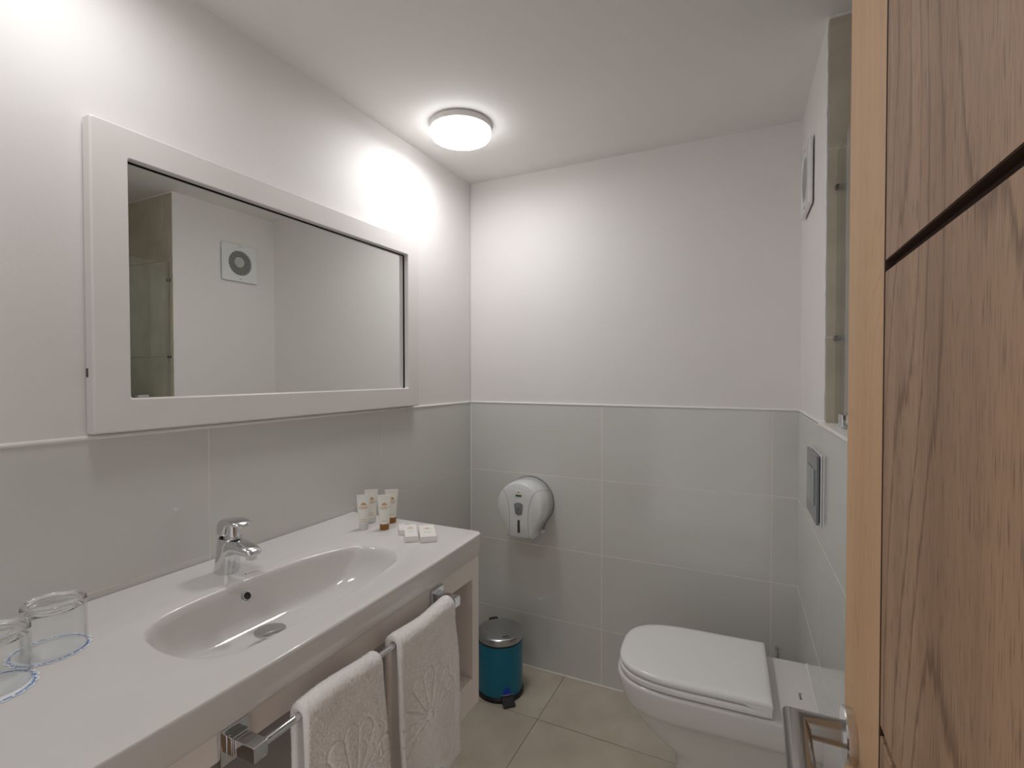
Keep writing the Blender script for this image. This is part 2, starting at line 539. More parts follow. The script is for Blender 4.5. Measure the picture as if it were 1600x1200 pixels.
MB().box(0.003, 0.009, OY0 - 0.0012, OY0 + 0.001, 1.243, 1.260).build('hanging_clip', DKGREY, mi, False)

# ------------------------------------------------------------------ washbasin slab
SZT, SZB = 0.812, 0.752
def catmull(pts, n):
    out = []
    k = len(pts)
    for i in range(k):
        p0, p1, p2, p3 = pts[i - 1], pts[i], pts[(i + 1) % k], pts[(i + 2) % k]
        for s_ in range(n):
            t = s_ / n
            out.append(tuple(0.5 * (2 * b + (c - a) * t + (2 * a - 5 * b + 4 * c - d) * t * t + (3 * b - a - 3 * c + d) * t ** 3) for a, b, c, d in zip(p0, p1, p2, p3)))
    return out
rim_pts = [(.2149, -1.466), (.2627, -1.4872), (.3329, -1.4925), (.3882, -1.4777), (.4195, -1.445), (.4297, -1.405), (.4297, -1.34), (.4265, -1.20), (.4128, -1.08), (.3856, -.991),
           (.325, -.954), (.2418, -.9755), (.200, -1.062), (.182, -1.158), (.1787, -1.30), (.1880, -1.409)]
rim = catmull(rim_pts, 14)
BC = (0.305, -1.232)
rim_pol = sorted((math.atan2(y - BC[1], x - BC[0]), math.hypot(x - BC[0], y - BC[1])) for x, y in rim)
def rim_r(th):
    import bisect
    ks = [a for a, _ in rim_pol]
    i = bisect.bisect(ks, th)
    a0, r0 = rim_pol[i - 1]
    a1, r1 = rim_pol[i % len(rim_pol)]
    d = (a1 - a0) % (2 * PI)
    f = ((th - a0) % (2 * PI)) / d if d else 0
    return r0 + (r1 - r0) * f
YN, YFAR = -1.95, -0.737
def front_x(y):
    t = (y + 1.46) / 0.70
    return 0.4975 - 0.022 * t * t if t > 0 else 0.4975 - 0.012 * t * t
outer = []
def seg(a, b, n, f):
    for i in range(n):
        outer.append(f(a + (b - a) * i / n))
rc = 0.02
seg(0.0015, front_x(YFAR) - rc, 40, lambda x: (x, YFAR))
for k in range(10):
    a = PI / 2 - (PI / 2) * k / 10
    outer.append((front_x(YFAR) - rc + rc * math.cos(a), YFAR - rc + rc * math.sin(a)))
seg(YFAR - rc, YN + rc, 150, lambda y: (front_x(y), y))
for k in range(10):
    a = -(PI / 2) * k / 10
    outer.append((front_x(YN) - rc + rc * math.cos(a), YN + rc + rc * math.sin(a)))
seg(front_x(YN) - rc, 0.0015, 40, lambda x: (x, YN))
seg(YN, YFAR, 120, lambda y: (0.0015, y))
def inset(pts, d):
    return [(min(max(x, 0.0015), max(x - d, 0.0015)) if x > 0.0015 + 1e-6 else x, y + d if y < -1.9 else (y - d if y > YFAR - rc - 1e-6 else y)) for x, y in pts]
def lerp2(p_, q_, t):
    return (p_[0] + (q_[0] - p_[0]) * t, p_[1] + (q_[1] - p_[1]) * t)
ths = [math.atan2(y - BC[1], x - BC[0]) for x, y in outer]
rimq = [(BC[0] + rim_r(t) * math.cos(t), BC[1] + rim_r(t) * math.sin(t)) for t in ths]
def mv(pts, d):     # move outline toward the basin by d metres
    out = []
    for (x, y), (u, v) in zip(pts, rimq):
        l = math.hypot(x - u, y - v)
        f = d / l if l else 0
        k = (1 if x > 0.002 else 0)
        out.append((x + (u - x) * f * k, y + (v - y) * f))
    return out
def z3(pts, z):
    return [(x, y, z) for x, y in pts]
rsl = [z3(mv(outer, 0.016), SZB), z3(mv(outer, 0.008), SZB + 0.003), z3(mv(outer, 0.004), SZB + 0.01), z3(mv(outer, 0.0012), SZB + 0.03)]
R = 0.006
for k in range(7):
    a = (PI / 2) * k / 6
    rsl.append(z3(mv(outer, R - R * math.cos(a)), SZT - R + R * math.sin(a)))
rsl.append(z3([lerp2(a, b, 0.35) for a, b in zip(mv(outer, R), rimq)], SZT - 0.0002))
rsl.append(z3([lerp2(a, b, 0.85) for a, b in zip(mv(outer, R), rimq)], SZT - 0.0004))
def basin_ring(s, dz, shift):
    out = []
    for (u, v) in rimq:
        out.append((BC[0] - shift + (u - BC[0]) * s, BC[1] - shift * 0.35 + (v - BC[1]) * s, SZT + dz))
    return out
prof = [(1.0, -0.0005, 0), (0.984, -0.0016, 0.0), (0.968, -0.0048, 0.001), (0.954, -0.0105, 0.002), (0.940, -0.019, 0.004), (0.925, -0.032, 0.008), (0.89, -0.049, 0.013), (0.84, -0.066, 0.02),
        (0.77, -0.081, 0.028), (0.68, -0.093, 0.036), (0.56, -0.102, 0.042), (0.40, -0.109, 0.046), (0.22, -0.113, 0.046), (0.08, -0.115, 0.046)]
rsl += [basin_ring(*q) for q in prof]
under = [basin_ring(s_ + 0.04, dz - 0.011, sh) for s_, dz, sh in prof[::-1] if dz < -0.04]
bas = thing('washbasin', 'long white ceramic washbasin top with an oval bowl and bowed front edge', 'washbasin')
MB().rings(rsl + under + [z3(rimq, SZB)] + [rsl[0]], False, False).build('basin_body', CERAMIC, bas, True, 60)
dr = (0.262, -1.252)
dc = MB().lathe([(0.018, 0.0), (0.018, 0.016), (0.029, 0.0185), (0.0305, 0.0205), (0.030, 0.0225), (0.024, 0.0242), (0.012, 0.0252), (0.001, 0.0255)], 40).build('drain_plug', CHROME, bas)
dc.location = (dr[0], dr[1], SZT - 0.109)
ovm = M4((0, 1, 0), Vector((-0.55, 0, 0.84)), (0.2045, -1.262, 0.7875))
ov = MB().lathe([(0.0075, -0.003), (0.0075, 0.0025), (0.0095, 0.003), (0.0118, 0.0022), (0.0125, 0.0)], 32, cap0=False, cap1=False).build('overflow_ring', CHROME, bas)
ov.matrix_local = ovm
oh = MB().lathe([(0.0076, 0.0012), (0.0001, 0.0012)], 24, cap0=False, cap1=False).build('overflow_hole', DARKH, bas)
oh.matrix_local = ovm
text_mesh('logo', 'D u r a v i t', 0.0062, DARKINK, bas, M4((0.32, 0.95, 0), (-0.95, 0.32, 0), (0.156, -1.213, SZT - 0.0002)), 0.0002)

# ------------------------------------------------------------------ vanity cabinet
cab = thing('vanity_cabinet', 'white open vanity cabinet hung under the washbasin with a deep bottom shelf', 'cabinet')
XC = 0.470
MB().box(0.002, XC, -0.790, -0.757, 0.347, 0.7515, 0.0012, 1).build('side_panel', CABW, cab)
MB().box(0.002, XC, -1.93, -1.897, 0.347, 0.7515, 0.0012, 1).build('side_panel', CABW, cab)
MB().box(0.002, XC, -1.8968, -0.7902, 0.347, 0.4275, 0.0012, 1).build('bottom_shelf', CABW, cab)
MB().box(XC - 0.02, XC, -1.8968, -0.7902, 0.697, 0.7515, 0.0012, 1).build('front_rail', CABW, cab)

# ------------------------------------------------------------------ faucet
fa = thing('basin_faucet', 'chrome single-lever mixer tap standing behind the basin bowl', 'faucet', (0.0985, -1.232, SZT - 0.0003), 0.0)
fa.scale = (1.0, 0.93, 1.09)
br = []
for z, cx, rx, ry in ((0, 0, .0268, .0252), (.002, 0, .0272, .0256), (.012, .002, .0262, .0250), (.035, .006, .0250, .0240), (.06, .010, .0242, .0234), (.0695, .0115, .0240, .0232), (.0712, .0118, .0232, .0224)):
    br.append([(x, y, z) for x, y in super_ring(cx, 0, rx, ry, 40, 2.3)])
MB().rings(br).build('body', CHROME, fa, True, 40)
def xloft(secs, n=36, e=3.2):
    rs = []
    for x, zt, zb, hw in secs:
        rs.append([(x, y, z) for y, z in super_ring(0, (zt + zb) / 2, hw, (zt - zb) / 2, n, e)])
    return rs
MB().rings(xloft([(.002, .0705, .02, .0205), (.02, .071, .030, .0222), (.03, .0705, .039, .0222), (.04, .0695, .0435, .0218), (.055, .067, .0450, .0212), (.07, .064, .0445, .0206), (.084, .0605, .0435, .0198), (.092, .0575, .0435, .0178), (.097, .054, .0455, .013), (.0985, .052, .0475, .008)])).build('spout', CHROME, fa, True, 40)
MB().lathe([(0.0112, 0.045), (0.0112, 0.0375), (0.0098, 0.0362), (0.0085, 0.0362), (0.0085, 0.039), (0.001, 0.039)], 28, (0.082, 0, 0)).build('aerator', CHROME, fa)
MB().lathe([(0.0222, 0.0711), (0.0219, 0.0714), (0.0219, 0.0724), (0.0205, 0.0727)], 32, (0.0118, 0, 0)).build('seam_ring', DARKCHROME, fa)
MB().lathe([(0.0200, 0.0725), (0.0195, 0.0738), (0.0150, 0.0750), (0.0142, 0.095), (0.0140, 0.100)], 32, (0.0215, 0, 0)).build('cartridge', CHROME, fa)
lev = xloft([(-.0135, .088, .076, .007), (-.0125, .096, .0735, .0135), (-.009, .1035, .0728, .0185), (-.003, .1075, .0726, .0218), (.004, .1095, .0726, .0232), (.009, .1102, .0726, .0236), (.0145, .1106, .0728, .0237),
             (.0180, .1110, .0750, .0238), (.0205, .1112, .0810, .0239), (.0230, .1114, .0895, .0240), (.0265, .1114, .0955, .0240), (.033, .1112, .0980, .0237), (.042, .1104, .0988, .0230), (.052, .1086, .0990, .0212), (.059, .1062, .0992, .0175), (.0635, .1038, .0996, .011)], 36, 3.0)
MB().rings(lev).build('lever', CHROME, fa, True, 40)

# ------------------------------------------------------------------ towel rail and towels
BXR, BZR = 0.520, 0.7185
rail = thing('towel_rail', 'chrome towel rail with square brackets on the front of the white vanity', 'towel rail')
for yb in (-1.481, -0.964):
    b_ = MB().box(XC, XC + 0.008, yb - 0.0235, yb + 0.0235, BZR - 0.028, BZR + 0.024, 0.002, 2).build('bracket', CHROME, rail)
    MB().box(XC + 0.008, XC + 0.020, yb - 0.0135, yb + 0.0135, BZR - 0.0135, BZR + 0.0135, 0.0015, 2).build('collar', CHROME, b_)
    MB().box(XC + 0.0205, BXR + 0.012, yb - 0.0115, yb + 0.0115, BZR - 0.0115, BZR + 0.0115, 0.0015, 2).build('post', CHROME, b_)
MB().tube([(BXR, -1.4695, BZR), (BXR, -0.9755, BZR)], 0.0058, 20).build('bar', CHROME, rail)

def shell_depth(a, b, rot, L_, nl, span):
    """groove depth (0..1) of an embossed scallop shell, base at the origin, b upward"""
    ca, sa = math.cos(rot), math.sin(rot)
    x, y = a * ca - b * sa, a * sa + b * ca
    r = math.hypot(x, y)
    if r < 1e-6 or r > L_ * 1.25:
        return 0.0
    th = math.atan2(x, y)
    g = lambda d, w_: math.exp(-(d / w_) ** 2)
    out = 0.0
    step = span / nl
    u = (th + span / 2) / step
    if -0.05 < u < nl + 0.05:
        k = round(u)
        d = abs(u - k) * step * r
        lim = L_ * (0.80 + 0.12 * math.cos(th))
        if r < lim and r > L_ * 0.12:
            out = max(out, g(d, 0.0017))
        kk = min(max(int(u), 0), nl - 1)
        tc_ = (kk + 0.5) * step - span / 2
        R0 = L_ * (0.80 + 0.12 * math.cos(tc_))
        wx = R0 * math.tan(step / 2)
        lx, ly = x * math.cos(tc_) - y * math.sin(tc_), x * math.sin(tc_) + y * math.cos(tc_)
        dd = math.hypot(lx, (ly - R0)) - wx
        if ly >= R0 - 0.002:
            out = max(out, g(dd, 0.0018))
        # inner echo arcs
        R1 = R0 * 0.72
        wx1 = R1 * math.tan(step / 2) * 0.62
        dd = math.hypot(lx, (ly - R1)) - wx1
        if ly >= R1:
            out = max(out, 0.6 * g(dd, 0.0014))
    dk = math.hypot(x, y + L_ * 0.02) - L_ * 0.10
    out = max(out, g(dk, 0.0018) * 0.9)
    return out

def towel(name, label, y0, y1, zf, zb, shell, seed, flare, slope=0.0):
    rg = random.Random(seed)
    ph = [rg.uniform(0, 6.28) for _ in range(12)]
    T = 0.0125
    r0 = 0.0062 + T / 2 + 0.0006         # centre line of the cloth round the bar
    nf, na, nb, nv = 230, 22, 70, 110
    # centre path: front bottom -> up -> over the bar -> back bottom
    path = []
    lf = BZR - zf
    for i in range(nf):
        z = zf + lf * i / nf
        path.append((BXR + r0, z, 1, 0))
    for i in range(na + 1):
        a = PI * i / na
        path.append((BXR + r0 * math.cos(a), BZR + r0 * math.sin(a), math.cos(a), math.sin(a)))
    lb = BZR - zb
    for i in range(1, nb + 1):
        path.append((BXR - r0, BZR - lb * i / nb, -1, 0))
    P_ = len(path)
    sm = lambda t: t * t * (3 - 2 * t)
    verts, faces = [], []
    ring_n = 2 * P_
    for j in range(nv + 1):
        v = j / nv
        yy = y0 + (y1 - y0) * v
        edge = min(v, 1 - v) * (y1 - y0)
        th_e = math.sqrt(max(0.0, 1 - (1 - min(edge / 0.006, 1)) ** 2)) if edge < 0.006 else 1.0
        for side in (1, -1):
            rngi = range(P_) if side == 1 else range(P_ - 1, -1, -1)
            for i in rngi:
                x, z, nx, nz = path[i]
                front = i < nf
                dz = BZR - z
                hang = max(0.0, dz)
                e2 = min(i, P_ - 1 - i) * 0.0016
                th_b = math.sqrt(max(0.0, 1 - (1 - min(e2 / 0.006, 1)) ** 2)) if e2 < 0.006 else 1.0
                h = T / 2 * max(0.04, th_e * th_b)
                # slow waves and the flare of the hanging cloth
                s1 = sm(min(hang / 0.12, 1))
                wv = 0.0035 * s1 * math.sin(v * 5.2 + ph[0] + hang * 3) + 0.002 * s1 * math.sin(v * 11 + ph[1] - hang * 7)
                offx = (wv + flare * hang) if front else (-0.4 * wv * 0.5)
                ywv = yy + slope * hang + 0.003 * math.sin(hang * 14 + ph[2]) * (1 if v > 0.5 else -0.6) * s1
                sag = 0.0025 * math.sin(v * PI * 1.6 + ph[3])
                h2 = h * (1 + 0.10 * math.sin(v * 9 + ph[4]) * math.sin(i * 0.05 + ph[5]))
                if not (front and hang > 0.02):
                    h2 += 0.0016 * (math.sin(v * 6 + ph[6]) + 0.4) * (1 if side == 1 else 0) * th_e
                d = 0.0
                if front and side == 1:
                    sa, sb, rot, L_ = shell
                    ga, gb = yy - sa, z - sb
                    d = -0.0042 * shell_depth(ga, gb, rot, L_, 9, math.radians(200))
                    # woven band near the hem
                    if 0.03 < z - zf < 0.036:
                        d -= 0.0006
                    # side folds
                    d -= 0.0012 * math.exp(-((v - 0.88) / 0.018) ** 2) * s1
                # fuzz
                fz = (rg.random() - 0.5) * 0.0020 * th_e if side == 1 else 0
                hh = side * h2 + d + fz
                sgn = (nx, nz)
                verts.append((x + offx + sgn[0] * hh, ywv, z + sgn[1] * hh + (sag if i >= nf else sag * (1 - s1))))
    for j in range(nv):
        for i in range(ring_n):
            a = j * ring_n + i
            b = j * ring_n + (i + 1) % ring_n
            faces.append((a, b, b + ring_n, a + ring_n))
    for k0, fl in ((0, 1), (nv * ring_n, -1)):
        for i in range(P_ - 1):
            faces.append((k0 + i, k0 + i + 1, k0 + ring_n - 2 - i, k0 + ring_n - 1 - i)[::fl])
    o = MB().add(verts, faces).build(name, TERRY, None, True, 80)
    return tag(o, label, 'towel', 'embossed hand towels')
towel('hand_towel', 'white terry hand towel with embossed shell, hanging nearer the glasses', -1.408, -1.230, 0.40, 0.44, (-1.322, 0.548, math.radians(2), 0.098), 5, 0.07, 0.0)
towel('hand_towel', 'white terry hand towel with embossed shell, hanging beside the open shelf gap', -1.183, -0.985, 0.388, 0.42, (-1.092, 0.535, math.radians(-22), 0.092), 11, 0.045, 0.0)

# ------------------------------------------------------------------ tumblers on paper coasters
def coaster(x, y, label):
    n = 144
    rr = lambda j: 0.0512 + 0.0013 * math.cos(2 * PI * j * 18 / n)
    rs = [[(rr(j) * f * math.cos(2 * PI * j / n), rr(j) * f * math.sin(2 * PI * j / n), z) for j in range(n)] for f, z in ((0.2, 0), (1, 0), (1, 0.0006), (0.2, 0.0006))]
    o = MB().rings(rs).build('paper_coaster', DOILY, None, False)
    o.location = (x, y, SZT + 0.0001)
    return tag(o, label, 'coaster', 'blue edged paper coasters')
def tumbler(x, y, label):
    t = thing('tumbler', label, 'glass', (x, y, SZT + 0.0009), 0, 'upturned tumblers')
    MB().lathe([(0.0395, 0.0), (0.0405, 0.0008), (0.0410, 0.002), (0.0405, 0.03), (0.0399, 0.064), (0.0399, 0.0675)], 64, cap0=False, cap1=False).build('glass_wall', THIN, t, True, 60)
    MB().lathe([(0.0395, 0.0), (0.0385, 0.001), (0.0383, 0.03), (0.0377, 0.055), (0.0368, 0.063), (0.0355, 0.0668)], 64, cap0=False, cap1=False).build('glass_lining', THIN, t, True, 60)
    MB().lathe([(0.0004, 0.0715), (0.018, 0.0712), (0.030, 0.0700), (0.0355, 0.0672), (0.0396, 0.0676), (0.0402, 0.070), (0.0402, 0.0745), (0.0390, 0.0775), (0.0368, 0.0787), (0.0345, 0.0780), (0.0325, 0.0762), (0.030, 0.0752), (0.015, 0.0748), (0.0004, 0.0748)], 64, cap0=False, cap1=False).build('glass_base', GLASS, t, True, 60)
    return t
coaster(0.151, -1.564, 'blue edged paper coaster under the tumbler nearer the basin bowl')
coaster(0.205, -1.652, 'blue edged paper coaster under the leftmost tumbler, cut by the left frame edge')
tumbler(0.1555, -1.5595, 'upturned clear tumbler on a blue edged coaster, closer to the basin')
tumbler(0.199, -1.646, 'upturned clear tumbler on a blue edged coaster, cut by the left frame edge')

# ------------------------------------------------------------------ toiletry tubes
def emblem(mb, f, s, mi=0):
    """small shell mark made of petals; f(u, v) maps to 3-D"""
    for k in range(-3, 4):
        a = k * math.radians(21)
        n = 10
        ring = []
        for j in range(n):
            t = 2 * PI * j / n
            pu, pv = 0.125 * math.cos(t), 0.70 + (0.42 - 0.05 * abs(k)) * math.sin(t)
            ring.append(f(s * (pu * math.cos(a) + pv * math.sin(a)), s * (-pu * math.sin(a) + pv * math.cos(a))))
        mb.add(ring, [tuple(range(n))], mi)
    n = 10
    mb.add([f(s * 0.16 * math.cos(2 * PI * j / n), s * (0.1 + 0.16 * math.sin(2 * PI * j / n))) for j in range(n)], [tuple(range(n))], mi)

def dashes(mb, f, wd, ht, v, seed, mi=0):
    rg = random.Random(seed)
    u = -wd / 2
    while u < wd / 2:
        l = min(rg.uniform(0.0008, 0.0022), wd / 2 - u)
        if l > 0.0004:
            mb.add([f(u, v), f(u + l, v), f(u + l, v + ht), f(u, v + ht)], [(0, 1, 2, 3)], mi)
        u += l + 0.0006

def tube(x, y, rz, capm, label, seed, band):
    t = thing('toiletry_tube', label, 'toiletry tube', (x, y, SZT), rz, 'toiletry tubes on the washbasin')
    h = 0.097
    zc = 0.017
    def sec(z):
        k = (z - zc) / (h - 0.008 - zc)
        k = min(max(k, 0), 1)
        return 0.0138 + 0.0052 * k, 0.0138 * (1 - k) ** 0.75 + 0.0009
    rs = []
    for i in range(15):
        z = zc + (h - 0.008 - zc) * i / 14
        a, b = sec(z)
        rs.append([(px, py, z) for px, py in super_ring(0, 0, a, b, 32, 2.2)])
    for z in (h - 0.0078, h):
        rs.append([(px, py, z) for px, py in super_ring(0, 0, 0.0194, 0.0009, 32, 3)])
    MB().rings(rs).build('tube_body', TUBEW, t, True, 50)
    MB().lathe([(0.0122, 0.0), (0.0128, 0.0008), (0.0132, 0.0166), (0.0124, 0.0172)], 32).build('cap', capm, t)
    def f(u, v):
        a, b = sec(v)
        q_ = max(0.0, 1 - (abs(u) / a) ** 2.2) ** (1 / 2.2)
        return (u, -b * q_ - 0.0003, v)
    mb = MB()
    emblem(mb, lambda u, v: f(u, v + 0.066), 0.0095)
    mb.build('shell_emblem', GOLD, t, False)
    mb = MB()
    dashes(mb, f, 0.026, 0.0022, 0.0610, seed)
    dashes(mb, f, 0.017, 0.0016, 0.0575, seed + 1)
    mb.build('print', GOLD, t, False)
    mb = MB()
    dashes(mb, f, 0.016, 0.0014, 0.0290 if band else 0.0250, seed + 2)
    if band:
        dashes(mb, f, 0.018, 0.0016, 0.0225, seed + 3)
    mb.build('small_print', GOLD, t, False)
    return t
tube(0.1563, -0.862, 0.72, CAPW, 'white toiletry tube with clear cap and gold shell, front left of the four', 1, True)
tube(0.1325, -0.803, 0.72, CAPW, 'white toiletry tube with clear cap half hidden behind the front left tube', 5, True)
tube(0.2105, -0.838, 0.70, BROWN, 'white toiletry tube with brown cap and gold shell, front right of the four', 9, False)
tube(0.1865, -0.777, 0.72, BROWN, 'white toiletry tube with brown cap behind the front brown capped tube', 13, False)

def soap(cx, cy, rz, wd, ln, ht, label, seed):
    t = thing('soap_box', label, 'soap', (cx, cy, SZT - 0.0001), rz, 'boxed soaps on the washbasin')
    MB().box(-wd / 2, wd / 2, -ln / 2, ln / 2, 0, ht, 0.0008, 1).build('carton', PAPER, t)
    f = lambda u, v: (u, v, ht + 0.0002)
    mb = MB()
    emblem(mb, lambda u, v: f(u, v + 0.016), 0.0085 if wd > 0.02 else 0.004)
    mb.build('shell_emblem', GOLD, t, False)
    mb = MB()
    dashes(mb, f, wd * 0.55, 0.0022, 0.0105, seed)
    mb.build('print', GOLD, t, False)
    mb = MB()
    dashes(mb, f, wd * 0.45, 0.0022, -0.016, seed + 1)
    mb.build('small_print', GREYINK, t, False)
    return t
soap(0.3155, -0.8555, 0.70, 0.033, 0.108, 0.0155, 'white soap carton with gold shell lying between two others', 21)
soap(0.3575, -0.8385, 0.68, 0.042, 0.104, 0.0155, 'white soap carton with gold shell lying nearest the basin corner', 25)
soap(0.2725, -0.8390, 0.70, 0.016, 0.060, 0.0145, 'narrow white soap carton mostly hidden behind the middle carton', 29)

# ------------------------------------------------------------------ paper dispenser
dp = thing('paper_dispenser', 'round white toilet paper dispenser with grey lock on the back wall', 'dispenser', (0.2945, 0.0, 0.7115))
def disp_outline(n=96):
    pts = []
    Rr = 0.104
    a0 = math.radians(-38)
    n1 = 64
    for j in range(n1 + 1):
        a = a0 + (PI - 2 * a0) * j / n1
        pts.append((Rr * math.cos(a), Rr * math.sin(a)))
    # concave neck on the left, flat bottom, concave neck on the right
    p0 = pts[-1]; pe = (-0.056, -0.126)
    for j in range(1, 11):
        t = j / 10
        c = (-0.058, -0.096)
        pts.append(((1 - t) ** 2 * p0[0] + 2 * t * (1 - t) * c[0] + t * t * pe[0], (1 - t) ** 2 * p0[1] + 2 * t * (1 - t) * c[1] + t * t * pe[1]))
    for j in range(1, 10):
        t = j / 10
        pts.append((-0.056 + 0.112 * t, -0.126 - 0.004 * math.sin(PI * t)))
    p0 = (0.056, -0.126); pe = pts[0]
    for j in range(10):
        t = j / 10
        c = (0.058, -0.096)
        pts.append(((1 - t) ** 2 * p0[0] + 2 * t * (1 - t) * c[0] + t * t * pe[0], (1 - t) ** 2 * p0[1] + 2 * t * (1 - t) * c[1] + t * t * pe[1]))
    return pts
DO = disp_outline()
ds = lambda s_, y: [(x * s_, y, z * s_) for x, z in DO]
MB().rings([ds(1.02, -0.001), ds(1.02, -0.006), ds(0.99, -0.007)]).build('back_plate', GREYP, dp)
MB().rings([ds(0.985, -0.0075), ds(1.0, -0.009), ds(1.0, -0.080), ds(0.992, -0.100), ds(0.975, -0.111), ds(0.945, -0.1185), ds(0.90, -0.122), ds(0.5, -0.1245), ds(0.05, -0.125)]).build('cover', WHITEP, dp, True, 50)
fy = -0.1236
DT = [(0.0, -0.125), (0.5, -0.1245), (0.90, -0.122), (0.945, -0.1185), (0.975, -0.111), (0.992, -0.100), (1.0, -0.080)]
DPOL = sorted((math.atan2(z, x), math.hypot(x, z)) for x, z in DO)
def disp_y(x, z):
    a = math.atan2(z, x)
    R0 = min(DPOL, key=lambda q: abs(q[0] - a))[1]
    r_ = math.hypot(x, z) / R0
    for (r0, y0), (r1, y1) in zip(DT, DT[1:]):
        if r_ <= r1:
            return y0 + (y1 - y0) * (r_ - r0) / (r1 - r0)
    return -0.08
ctl = [(0.0768, 0.0701), (0.066, 0.061), (0.054, 0.040), (0.0455, 0.010), (0.0415, -0.020), (0.040, -0.050), (0.0415, -0.085), (0.046, -0.108), (0.051, -0.121)]
for sx in (-1, 1):
    fine = []
    for k in range(len(ctl) - 1):
        for t in range(8):
            f_ = t / 8
            fine.append((ctl[k][0] + (ctl[k + 1][0] - ctl[k][0]) * f_, ctl[k][1] + (ctl[k + 1][1] - ctl[k][1]) * f_))
    for _ in range(6):
        fine = [fine[0]] + [((fine[i - 1][0] + 2 * fine[i][0] + fine[i + 1][0]) / 4, (fine[i - 1][1] + 2 * fine[i][1] + fine[i + 1][1]) / 4) for i in range(1, len(fine) - 1)] + [fine[-1]]
    pts = [(sx * 0.0855, -0.028, 0.0592), (sx * 0.0815, -0.055, 0.0646), (sx * 0.0772, -0.080, 0.0697)] + [(sx * x, disp_y(sx * x, z) - 0.0001, z) for x, z in fine]
    MB().tube(pts, 0.0008, 6).build('seam', SEAM, dp)
lockp = [(-0.0145, 0.012), (-0.009, 0.0165), (0, 0.018), (0.009, 0.0165), (0.0145, 0.012), (0.0135, 0.002), (0.0115, -0.010), (0.0095, -0.0155), (0, -0.018), (-0.0095, -0.0155), (-0.0115, -0.010), (-0.0135, 0.002)]
lk = MB().rings([[(x * k * 1.35, y, z * k * 1.4 - 0.004) for x, z in lockp] for k, y in ((1.0, fy), (1.0, fy - 0.003), (0.88, fy - 0.0042))]).build('lock', GREYP, dp)
q = MB().lathe([(0.0028, 0), (0.0028, 0.0006)], 12).build('keyhole', DARKH, lk)
q.matrix_local = M4((1, 0, 0), (0, 0, 1), (0, fy - 0.0042, -0.005))
MB().box(-0.0055, 0.0055, fy - 0.002, fy + 0.002, -0.102, -0.050, 0.001, 1).build('level_window', DKGREY, dp)
lb = MB().box(-0.0135, 0.0135, fy - 0.0018, fy + 0.001, 0.044, 0.068).build('brand_label', PAPER, dp, False)
MB().box(-0.013, 0.013, fy - 0.0023, fy - 0.0015, 0.0445, 0.053).build('green_strip', GREENINK, lb, False)
mb = MB().box(-0.0045, 0.0045, fy - 0.0023, fy - 0.0015, 0.0610, 0.0640)
dashes(mb, lambda u, v: (u, fy - 0.0027, v), 0.021, 0.0036, 0.0470, 40)
mb.build('label_print', DARKINK, lb, False)
MB().box(0.058, 0.074, -0.045, -0.02, -0.118, -0.106, 0.003, 2).build('latch_tab', WHITEP, dp)
MB().tube([(0.086, -0.030, 0.058), (0.0885, -0.027, 0.058)], 0.003, 10).build('hinge_pin', GREYP, dp)

# ------------------------------------------------------------------ pedal bin
bn = thing('pedal_bin', 'teal metal pedal bin with steel lid beside the vanity end panel', 'bin', (0.247, -0.196, 0.0), math.radians(-46))
MB().lathe([(0.088, 0.0), (0.0925, 0.001), (0.0935, 0.012), (0.0915, 0.018), (0.0895, 0.02)], 64).build('base_rim', BLACKP, bn)
MB().lathe([(0.0885, 0.018), (0.0885, 0.208), (0.086, 0.210)], 64).build('bucket', TEAL, bn)
MB().lathe([(0.0875, 0.2085), (0.0895, 0.210), (0.0895, 0.2145), (0.0875, 0.216)], 64).build('collar', BLACKP, bn)
MB().lathe([(0.087, 0.2145), (0.0905, 0.2165), (0.0905, 0.236), (0.0895, 0.2395), (0.086, 0.2420), (0.08, 0.2435), (0.055, 0.2475), (0.03, 0.2490), (0.001, 0.2495)], 64).build('lid', SATIN, bn, True, 30)
MB().box(-0.104, -0.087, -0.018, 0.018, 0.20, 0.243, 0.003, 2).build('hinge', BLACKP, bn)
pd = MB().add([(0.085, -0.023, 0.030), (0.085, 0.023, 0.030), (0.098, 0.023, 0.026), (0.098, -0.023, 0.026), (0.124, -0.023, 0.007), (0.124, 0.023, 0.007),
               (0.085, -0.023, 0.020), (0.085, 0.023, 0.020), (0.095, 0.023, 0.016), (0.095, -0.023, 0.016), (0.120, -0.023, 0.001), (0.120, 0.023, 0.001)],
              [(0, 3, 2, 1), (3, 4, 5, 2), (6, 7, 8, 9), (9, 8, 11, 10), (0, 6, 9, 3), (3, 9, 10, 4), (1, 2, 8, 7), (2, 5, 11, 8), (4, 10, 11, 5), (0, 1, 7, 6)]).build('pedal', BLACKP, bn, False)
arc = [math.radians(-15 + 30 * k / 8) for k in range(9)]
st = MB().rings([[(0.0891 * math.cos(a * s_), 0.0891 * math.sin(a * s_), z) for a in arc] for s_, z in ((1.0, 0.022), (0.75, 0.038), (0.3, 0.058))], False, False, closed=False).build('warning_sticker', BLUEST, bn)
MB().rings([[(0.0894 * math.cos(a), 0.0894 * math.sin(a), z) for a in arc] for z in (0.028, 0.0305)], False, False, closed=False).build('white_stripe', PAPER, st)
mb = MB()
dashes(mb, lambda u, v: (0.070 - v, u, 0.2456 + 0.09 * v), 0.022, 0.006, -0.003, 61)
mb.build('lid_print', DARKINK, bn, False)

